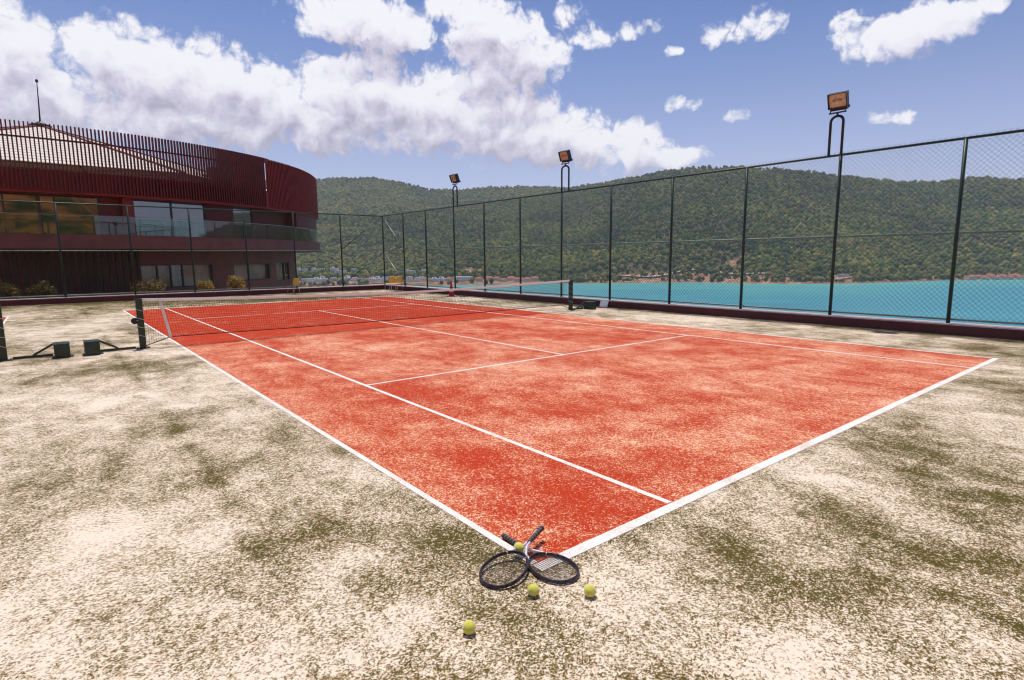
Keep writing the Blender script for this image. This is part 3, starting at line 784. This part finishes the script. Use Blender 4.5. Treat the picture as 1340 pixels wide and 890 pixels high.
def ball(p, rot, label):
    r = .0335
    b = MB(); n = 20
    b.lathe([(r*math.sin(math.pi*k/n), -r*math.cos(math.pi*k/n)) for k in range(n+1)], (0,0,0), 28)
    o = b.build('tennis_ball', M['felt'], None, True); o.location = p; o.rotation_euler = rot
    pts = []
    for k in range(72):
        t = 2*math.pi*k/72; a, c = .44, .0
        x = math.cos(t)*.72+math.cos(3*t)*.28; y = math.sin(t)*.72-math.sin(3*t)*.28; z = 2*math.sqrt(.72*.28)*math.sin(2*t)
        v = Vector((x,y,z)).normalized()*(r*1.0); pts.append(v)
    b = MB(); b.tube(pts, .0014, 6, closed=True); b.build('seam', M['seam'], o, True)
    return tag(o, label, 'tennis ball', 'yellow tennis balls')
ball((-.661,-.190,.033), (.3,.8,.2), 'yellow tennis ball lying by itself nearest the camera on sandy turf')
ball((-.198,-.149,.033), (1.2,.2,.9), 'yellow tennis ball just in front of the gap between the two racket heads')
ball((.0385,-.356,.033), (.4,1.5,2.1), 'yellow tennis ball to the right, in front of the right-hand racket head')
ball((.012,.232,.055), (2.0,.4,.6), 'yellow tennis ball resting on the crossed racket throats')

# ------------------------------------------------------------------ chairs, cone
def chair(loc, rz, label):
    root = empty('plastic_chair', loc, rz)
    def sheet(fn, nu, nv, th, name):
        vs = []
        for i in range(nu+1):
            for j in range(nv+1): vs.append(Vector(fn(i/nu, j/nv)))
        m = len(vs); top = vs; bot = []
        for i in range(nu+1):
            for j in range(nv+1):
                p = vs[i*(nv+1)+j]
                du = vs[min(i+1,nu)*(nv+1)+j]-vs[max(i-1,0)*(nv+1)+j]; dv = vs[i*(nv+1)+min(j+1,nv)]-vs[i*(nv+1)+max(j-1,0)]
                bot.append(p-du.cross(dv).normalized()*th)
        b = MB(); f = []
        for i in range(nu):
            for j in range(nv):
                a = i*(nv+1)+j; f += [(a,a+nv+1,a+nv+2,a+1), (m+a,m+a+1,m+a+nv+2,m+a+nv+1)]
        for i in range(nu):
            for j in (0, nv):
                a = i*(nv+1)+j; f.append((a,a+nv+1,m+a+nv+1,m+a))
        for j in range(nv):
            for i in (0, nu):
                a = i*(nv+1)+j; f.append((a,a+1,m+a+1,m+a))
        b.add(top+bot, f); b.build(name, M['yellow'], root, True)
    sheet(lambda u, v: (-.22+.44*u, -.22+.43*v, .45-.02*math.sin(math.pi*u)*math.sin(math.pi*v)-.02*(1-v)**3), 8, 8, .012, 'seat')
    sheet(lambda u, v: ((-.22+.44*u)*(1-.12*v*v), .21+.07*v+.02*(abs(u-.5)*2)**2*-1.5, .50+.36*v-.02*(abs(u-.5)*2)**4*v), 8, 8, .012, 'backrest')
    for sx in (-1, 1):
        for sy in (-1, 1):
            b = MB(); b.tube([(sx*.19,sy*.18,.44),(sx*.23,sy*.22,0)], .013, 8); b.build('leg', M['chairleg'], root, True)
    for sx in (-1, 1):
        b = MB(); b.tube([(sx*.17,.19,.43),(sx*.17,.235,.47),(sx*.16,.235,.56)], .012, 8); b.build('back_support', M['chairleg'], root, True)
    return tag(root, label, 'chair', 'yellow plastic chairs by the far wall')
chair((8.25, 29.35, 0), R_(-155), 'yellow plastic chair standing alone in front of the low wall below the building')
chair((13.30, 27.95, 0), R_(-62), 'yellow plastic chair of a pair near the fence corner, the one farther left')
chair((13.42, 27.38, 0), R_(-66), 'yellow plastic chair of a pair near the fence corner, the one farther right')
cn = empty('traffic_cone', (13.18, 21.3, 0))
b = MB(); b.box((-.19,-.19,0), (.19,.19,.03)); b.build('base', M['conered'], cn)
b = MB(); b.lathe([(.15,.03),(.135,.05),(.075,.42),(.036,.70),(.034,.74),(.0,.745)], (0,0,0), 24); b.build('body', M['conered'], cn, True)
b = MB(); b.lathe([(.112,.24),(.1155,.24),(.1015,.31),(.098,.31)], (0,0,0), 24); b.build('reflective_band', M['white'], cn, True)
tag(cn, 'red traffic cone with a pale band standing by the bay-side wall', 'cone')

# ------------------------------------------------------------------ curved building
C = (-2.0, 59.2); RO = 21.72
bld = empty('curved_building', (C[0], C[1], 0)); O = (0, 0)
def P(th, r, z): a = R_(th); return (r*math.sin(a), -r*math.cos(a), z)
# ground floor wall, balcony slab, upper wall
b = MB(); b.arc(O, 19.3, 19.7, -.3, 2.52, -100, 13.0, 90); b.arc(O, 19.3, 19.7, -9, .12, 13.0, 61, 36)
for a0, a1, z0 in ((26.8,31.8,.12),(43.8,46.6,.12),(54.5,61,.12)): b.arc(O, 19.3, 19.7, z0, 2.52, a0, a1, 6)
b.arc(O, 19.3, 19.7, 1.62, 2.52, 13.0, 26.8, 12); b.arc(O, 19.3, 19.7, 1.58, 2.52, 31.8, 43.8, 10); b.arc(O, 19.3, 19.7, 1.66, 2.52, 46.6, 54.5, 8)
b.arc(O, 19.3, 19.7, .12, .34, 31.8, 43.8, 10)
b.build('ground_floor_wall', M['plum'], bld)
b = MB(); a0 = R_(61); b.bar(P(61,19.5,-3), P(61,6,-3), .4, 11.04); b.build('end_wall', M['plum'], bld)
b = MB()
th = -40.0
while th < 12.6:
    b.arc(O, 19.72, 19.84, .05, 2.45, th, th+.55, 1); th += 1.05
b.build('timber_screen', M['darkslat'], bld)
b = MB(); b.arc(O, 14.0, 21.66, 2.55, 3.25, -110, 110, 150); b.arc(O, 21.3, 21.69, 3.25, 3.32, -110, 110, 150); b.build('balcony_slab', M['slab'], bld)
b = MB(); RU = 20.6
b.arc(O, RU-.3, RU, 3.25, 5.9, -100, -9, 70); b.arc(O, RU-.3, RU, 3.25, 5.9, 7.4, 11.9, 4); b.arc(O, RU-.3, RU, 3.25, 5.9, 24.3, 30.2, 6); b.arc(O, RU-.3, RU, 3.25, 5.9, 35.5, 48, 10)
b.arc(O, RU-.3, RU, 5.62, 5.9, -9, 7.4, 16); b.arc(O, RU-.3, RU, 5.62, 5.9, 11.9, 24.3, 12); b.arc(O, RU-.3, RU, 5.55, 5.9, 30.2, 35.5, 6)
b.build('upper_wall', M['rustdark'], bld)
b = MB(); b.arc(O, 17, 21.40, 3.25, 5.55, 48, 100, 40); b.build('end_block', M['rustdark'], bld)
b = MB(); b.arc(O, RU, RU+.35, 3.26, 5.62, 10.3, 11.9, 2); b.build('pilaster', M['rust'], bld)
b = MB(); b.arc(O, 8, 21.5, 5.9, 6.05, -110, 110, 150); b.build('roof_terrace', M['slab'], bld)
def window(a0, a1, z0, z1, r, mull, pane, curtain=False, n=8, sill=True):
    wn = empty('window', (0,0,0)); wn.parent = bld
    b = MB(); t = R_(1)*0+.16
    b.arc(O, r-.16, r-.02, z0, z0+.07, a0, a1, n); b.arc(O, r-.16, r-.02, z1-.07, z1, a0, a1, n)
    for a in [a0]+list(mull)+[a1-.22]: b.arc(O, r-.165, r-.015, z0, z1, a, a+.22, 1)
    b.build('frame', M['frame'], wn)
    b = MB()
    ed = [a0]+list(mull)+[a1]
    for p, q in zip(ed[:-1], ed[1:]): # each light a flat sheet
        A0, A1 = P(p, r-.09, z0), P(q, r-.09, z0); b.add([A0, A1, (A1[0],A1[1],z1), (A0[0],A0[1],z1)], [(0,1,2,3)])
    b.build('pane', M[pane], wn)
    if curtain:
        b = MB(); vs = []; m = 90
        for k in range(m+1):
            a = a0+(a1-a0)*k/m; rr = r-.40+.04*math.sin(k*1.1)+.02*math.sin(k*.37)
            vs += [P(a, rr, z0), P(a, rr, z1)]
        b.add(vs, [(2*k, 2*k+2, 2*k+3, 2*k+1) for k in range(m)]); b.build('curtain', M['curtain'], wn, True)
    return wn
window(-9, -.2, 3.30, 5.62, RU, [-4.4], 'mirrorpane'); window(-.2, 7.4, 3.30, 5.62, RU, [1.6], 'mirrorpane')
window(11.9, 24.3, 3.30, 5.62, RU, [18.0], 'pane'); window(30.2, 35.5, 3.30, 5.55, RU, [], 'pane')
window(13.0, 26.8, .12, 1.62, 19.7, [15.8, 18.2, 20.4], 'clearpane', True); window(31.8, 43.8, .34, 1.58, 19.7, [36.2], 'clearpane', True)
window(46.6, 54.5, .12, 1.66, 19.7, [51.0], 'clearpane', True)
b = MB(); b.arc(O, 16.6, 16.8, 3.3, 5.8, -100, 100, 60); b.arc(O, 16.4, 16.55, -.2, 2.5, -100, 61, 60); b.build('inner_wall', M['plum'], bld)
# balcony glass: curved panels with a slim rail
th = -36.0
while th < 84:
    b = MB(); A = [P(th+.08, 21.52, 3.34), P(th+5.9, 21.52, 3.34)]
    n = 4; vs = []
    for k in range(n+1):
        a = th+.08+5.82*k/n; vs += [P(a,21.52,3.34), P(a,21.52,4.36)]
    b.add(vs, [(2*k,2*k+2,2*k+3,2*k+1) for k in range(n)]); b.build('balcony_glass', M['balglass'], bld); th += 6.0
b = MB(); b.tube([P(-36+k*2, 21.52, 4.38) for k in range(61)], .018, 6); b.build('handrail', M['galv'], bld, True)
# louvre screen
b = MB(); b.arc(O, RO-.24, RO-.16, 5.6, 6.7, -110, 120, 170); b.arc(O, 20.5, RO-.2, 5.50, 5.62, -110, 120, 170)
b.build('fascia_band', M['rust'], bld)
b = MB(); b.arc(O, RO-.24, RO-.16, 6.7, 9.0, 37.02, 120, 70); b.arc(O, RO-.14, RO-.02, 8.72, 9.04, 36.12, 37.2, 2); b.build('solid_screen', M['rust'], bld)
b = MB(); th = -75.0
while th < 118:
    if not (36.3 < th < 37.0):
        a = R_(th); c, s = math.cos(a), math.sin(a); top = 9.05
        def pt(r, t, z): return (r*s+t*c, -r*c+t*s, z)
        w = .030; dp = .15 if th < 37 else .05
        r0 = RO-.15 if th < 37 else RO-.155
        r1 = r0+dp
        b.add([pt(r0,-w,5.62),pt(r0,w,5.62),pt(r1,w,5.62),pt(r1,-w,5.62),pt(r0,-w,top),pt(r0,w,top),pt(r1,w,top),pt(r1,-w,top)],
              [(0,1,2,3),(7,6,5,4),(0,4,5,1),(1,5,6,2),(2,6,7,3),(3,7,4,0)], 1 if th > 36.5 else 0)
    th += .47
b.build('louvre_screen', [M['rustdark'], M['rust']], bld)  # open slats coloured darker as backlit, those on the solid part lighter
b = MB(); b.arc(O, RO-.22, RO-.16, 8.26, 8.34, -75, 35.8, 110); b.build('screen_rail', M['rustdark'], bld)
# pyramid roof with hips, finial and mast
b = MB(); ap = (.7, 0, 12.72); n = 8; er = 19.6
ev = [(er*math.sin(R_(22.5+45*k)), -er*math.cos(R_(22.5+45*k)), 7.5) for k in range(n)]
b.add([ap]+ev, [(0, k+1, (k+1) % n+1) for k in range(n)]); rf = b.build('roof', M['roof'], bld)
for k in range(n):
    b = MB(); e = ev[k]; b.bar((ap[0],ap[1],ap[2]+.04), (e[0],e[1],e[2]+.04), .22, .12); b.build('hip', M['slab'], rf)
b = MB(); b.lathe([(.7,-.15),(.75,.05),(.3,.22),(.09,.35),(.0,.36)], ap, 12); b.build('finial', M['frame'], rf)
b = MB(); b.tube([(ap[0],ap[1],12.9),(ap[0]+.05,ap[1],14.3),(ap[0]+.10,ap[1],16.1)], [.065,.045,.028], 8); b.lathe([(0,-.16),(.09,-.1),(.11,0),(.06,.12),(0,.16)], (ap[0]+.1,ap[1],16.2), 10); b.build('mast', M['black'], rf, True)
b = MB(); b.arc(O, 17.2, 18.6, 6.0, 7.95, 32.5, 35.6, 2); b.arc(O, 17.6, 18.2, 7.95, 8.45, 33.2, 34.8, 2); b.build('roof_vent', M['rust'], bld)
tag(bld, 'curved rust-red building with a slatted rooftop screen and a glass balcony', 'building')

# ------------------------------------------------------------------ shrubs behind the far wall
def shrub(loc, w, h, mat, n, label):
    root = empty('shrub', loc)
    b = MB()
    for k in range(7):
        a = rng.uniform(0, 6.28); r = w*.35*rng.random()
        b.tube([(0.1*math.cos(a),.1*math.sin(a),0),(r*math.cos(a),r*math.sin(a),h*.4),(1.5*r*math.cos(a),1.5*r*math.sin(a),h*.75)], [.02,.014,.006], 5)
    b.build('stem', M['stems'], root)
    b = MB(); lobes = [(rng.uniform(-.5,.5)*w*.6, rng.uniform(-.4,.4)*w*.6, h*(.35+.4*rng.random()), w*(.16+.16*rng.random())) for _ in range(9)]
    for k in range(n):
        lx, ly, lz, lr = rng.choice(lobes)
        d = Vector((rng.gauss(0,1), rng.gauss(0,1), rng.gauss(0,1))).normalized()*lr*rng.random()**.4
        c = Vector((lx,ly,lz))+d
        if c.z < .02: c.z = .05
        t = Vector((rng.gauss(0,1), rng.gauss(0,1), rng.gauss(0,.8)+.4)).normalized(); s_ = t.cross(Vector((rng.gauss(0,1), rng.gauss(0,1), rng.gauss(0,1)))).normalized()
        L, W = rng.uniform(.05,.10), rng.uniform(.018,.035)
        b.add([c-t*L, c+s_*W, c+t*L, c-s_*W], [(0,1,2,3)])
    b.build('foliage', M[mat], root)
    return tag(root, label, 'shrub')
shrub((-3.75,31.9,.0), 1.5, .95, 'leafdark', 1000, "dull olive shrub behind the far wall at the photo's left edge")
shrub((-2.45,31.9,.0), 1.25, 1.0, 'leafdark', 1000, 'rounded olive-brown shrub behind the far wall, in front of the dark timber screen')
shrub((1.9,31.9,0), 1.75, .78, 'leafmix', 1100, 'wide olive and gold shrub behind the far wall below the wide window')
shrub((4.45,31.9,0), .8, .88, 'leafgold', 900, 'small golden shrub behind the far wall, between the two ground-floor windows')
shrub((5.95,31.9,0), 1.0, 1.18, 'leafgold', 1000, 'taller golden shrub behind the far wall, closest to the yellow chair')

# ------------------------------------------------------------------ air
b = MB(); b.box((-3500,-3500,-60), (3500,3500,440))
m, t = new_mat('thin_sea_haze')
vo = t.n('ShaderNodeVolumePrincipled', {'Color': (.80,.86,.95), 'Density': .00010, 'Anisotropy': .2})
oo = t.n('ShaderNodeOutputMaterial'); t.l.new(vo.outputs[0], oo.inputs['Volume'])
hz = b.build('haze', m); tag(hz, 'thin bluish sea haze over the bay and hills', 'haze', kind='stuff')

# ------------------------------------------------------------------ sky, sun
SUN_AZ, SUN_EL = 26.0, 71.0
wd = bpy.data.worlds.new('World'); S.world = wd; wd.use_nodes = True
wd.node_tree.nodes.clear(); t = NT(wd.node_tree)
sky = t.n('ShaderNodeTexSky'); sky.sky_type = 'NISHITA'; sky.sun_disc = False
sky.sun_elevation = R_(SUN_EL); sky.sun_rotation = R_(SUN_AZ); sky.altitude = 50; sky.air_density = 1.1; sky.dust_density = .6; sky.ozone_density = 3.0
CLOUDS = [(-1.0,14.6,3.4,3.7),(.4,11.8,5.3,3.2),(4.9,15.4,2.7,2.7),(8.4,14.5,4.8,3.4),(12.8,14.2,5.3,3.5),(16.3,13.4,5.0,3.4),(10.3,11.3,8.4,1.8),(22.8,14.8,3.3,3.1),(25.5,14.3,5.5,3.8),(31.1,13.2,6.4,3.6),(37.6,12.3,6.6,3.3),(42.7,11.3,5.5,2.7),(21.4,12.2,5.3,2.6),(46.3,10.4,2.9,1.9),(25.1,20.6,5.7,2.3),(28.5,19.9,3.1,1.8),(37.7,19.2,5.0,3.0),(40.5,17.4,3.6,2.8),(34.9,21.6,4.2,1.4),(36.9,16.2,2.9,1.9),(50.6,9.9,3.2,2.4),(54.1,8.9,2.7,1.2),(44.5,20.9,1.4,1.2),(46.6,19.6,2.1,1.1),(50.4,19.8,1.9,.7),(60.6,18.9,2.3,1.2),(57.1,18.5,.9,.9),(70.6,16.6,3.6,1.5),(73.0,17.1,3.4,1.5),(75.5,17.6,2.5,.8),(68.0,17.7,1.4,1.1),(55.0,13.6,1.6,.6),(59.8,12.1,.9,.6),(71.4,10.7,1.3,.7),(53.9,17.8,.7,.4),
          (-12,14,8,5),(-24,20,10,5),(-40,16,9,4),(92,24,9,4),(110,15,8,3),(150,22,14,6),(190,18,12,5),(230,25,14,6),(280,18,12,6),(30,34,9,4),(60,38,7,4),(5,40,8,5)]
g = bpy.data.node_groups.new('cloud_field', 'ShaderNodeTree')
g.interface.new_socket('P', in_out='INPUT', socket_type='NodeSocketVector'); g.interface.new_socket('Field', in_out='OUTPUT', socket_type='NodeSocketFloat')
tg = NT(g); gi = tg.n('NodeGroupInput'); go = tg.n('NodeGroupOutput'); pin = gi.outputs[0]
acc = None
for a, e, ra, re in CLOUDS:
    pk = .55 if ra < 2.4 else 1.0; ra, re = ra*1.10, re*1.10
    v = tg.vmath('MULTIPLY_ADD', pin, (1/ra, 1/re, 0), (-a/ra, -e/re, 0))
    dd_ = tg.math('MULTIPLY_ADD', tg.vmath('DOT_PRODUCT', v, v), -pk*.9, pk)
    acc = dd_ if acc is None else tg.n('ShaderNodeMath', {0: acc, 1: dd_, 2: .35}, operation='SMOOTH_MAX').outputs[0]
tg.l.new(acc, go.inputs[0])
def field(vec):
    nd = t.n('ShaderNodeGroup'); nd.node_tree = g; t.l.new(vec, nd.inputs[0]); return nd.outputs[0]
dirv = t.n('ShaderNodeTexCoord').outputs['Generated']
sx = t.n('ShaderNodeSeparateXYZ', {0: t.vmath('NORMALIZE', dirv)})
azn = t.math('MULTIPLY', t.math('ARCTAN2', sx.outputs[0], sx.outputs[1]), 57.29578)
azn = t.math('ADD', azn, t.math('MULTIPLY', t.math('LESS_THAN', azn, -100.0), 360.0))
eln = t.math('MULTIPLY', t.math('ARCSINE', sx.outputs[2]), 57.29578)
Pv = t.n('ShaderNodeCombineXYZ', {0: azn, 1: eln, 2: 0.0}).outputs[0]
def warp(p0):
    wn = t.n('ShaderNodeTexNoise', {'Vector': p0, 'Scale': .30, 'Detail': 2.0, 'Roughness': .55}, noise_dimensions='2D').outputs['Color']
    return t.vmath('MULTIPLY_ADD', t.vmath('SUBTRACT', wn, (.5,.5,.5)), (1.9,1.3,0), p0)
def billow(p, det, k):
    n1 = t.noise(p, .46, det, .57, noise_dimensions='2D')
    d = t.math('MULTIPLY', t.math('SUBTRACT', n1, .46), 1.75)
    if k:
        vo = t.n('ShaderNodeTexVoronoi', {'Vector': p, 'Scale': 1.0, 'Detail': 3.5, 'Roughness': .55}, feature='F1', voronoi_dimensions='2D').outputs['Distance']
        d = t.math('MULTIPLY_ADD', t.math('SUBTRACT', .42, vo), k, d)
    return d
pw = warp(Pv)
f0 = field(pw)
d0 = t.math('ADD', f0, billow(pw, 9, .42))
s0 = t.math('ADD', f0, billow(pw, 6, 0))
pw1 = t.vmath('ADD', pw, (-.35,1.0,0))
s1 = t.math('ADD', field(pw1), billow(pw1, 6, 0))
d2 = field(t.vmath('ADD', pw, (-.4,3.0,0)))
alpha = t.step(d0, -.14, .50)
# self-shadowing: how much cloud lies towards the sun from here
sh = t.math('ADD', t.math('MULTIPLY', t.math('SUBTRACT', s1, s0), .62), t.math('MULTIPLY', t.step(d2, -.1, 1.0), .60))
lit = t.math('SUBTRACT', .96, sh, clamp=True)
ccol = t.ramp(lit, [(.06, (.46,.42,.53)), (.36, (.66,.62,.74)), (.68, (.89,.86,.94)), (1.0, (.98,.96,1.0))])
CLOUD_GAIN, SKY_GAIN = 1.0, .070
skyc = t.vmath('MULTIPLY', sky.outputs[0], (SKY_GAIN*.82, SKY_GAIN*.93, SKY_GAIN*1.34))
# thin bright haze towards the horizon, as over a warm sea
hzf = t.math('POWER', t.math('SUBTRACT', 1.0, t.math('DIVIDE', t.math('MAXIMUM', eln, 0.0), 26.0), clamp=True), 2.0)
skyc = t.mix(t.math('MULTIPLY', hzf, .86), skyc, (.72,.71,.93))
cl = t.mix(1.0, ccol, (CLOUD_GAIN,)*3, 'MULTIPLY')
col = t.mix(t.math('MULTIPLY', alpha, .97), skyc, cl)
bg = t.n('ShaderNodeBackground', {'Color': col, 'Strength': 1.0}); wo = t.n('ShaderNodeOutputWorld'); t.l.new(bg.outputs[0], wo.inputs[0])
wd.cycles.sampling_method = 'MANUAL'; wd.cycles.sample_map_resolution = 512
ld = bpy.data.lights.new('sun', 'SUN'); ld.energy = 4.0; ld.angle = R_(.5); ld.color = (1.0,.955,.88)
so = bpy.data.objects.new('sun', ld); COL.objects.link(so); so.location = (0,0,60)
dv = Vector((math.sin(R_(SUN_AZ))*math.cos(R_(SUN_EL)), math.cos(R_(SUN_AZ))*math.cos(R_(SUN_EL)), math.sin(R_(SUN_EL))))
so.rotation_euler = dv.to_track_quat('Z', 'Y').to_euler()

# ------------------------------------------------------------------ camera, render
cd = bpy.data.cameras.new('camera'); cam = bpy.data.objects.new('camera', cd); COL.objects.link(cam)
cam.location = CAM; cam.rotation_euler = (1.4277, .0087, -.6797)
cd.sensor_width = 36.0; cd.lens = 751.06/1340*36; cd.clip_start = .05; cd.clip_end = 9000
S.camera = cam
S.render.engine = 'CYCLES'
S.view_settings.view_transform = 'Standard'; S.view_settings.look = 'None'; S.view_settings.exposure = 0.0; S.view_settings.gamma = 1.0
cy = S.cycles
cy.use_denoising = True; cy.filter_width = 1.15
try: cy.denoiser = 'OPENIMAGEDENOISE'
except Exception: pass
cy.max_bounces = 8; cy.diffuse_bounces = 3; cy.glossy_bounces = 3; cy.transparent_max_bounces = 12; cy.volume_bounces = 1
cy.sample_clamp_indirect = 4.0
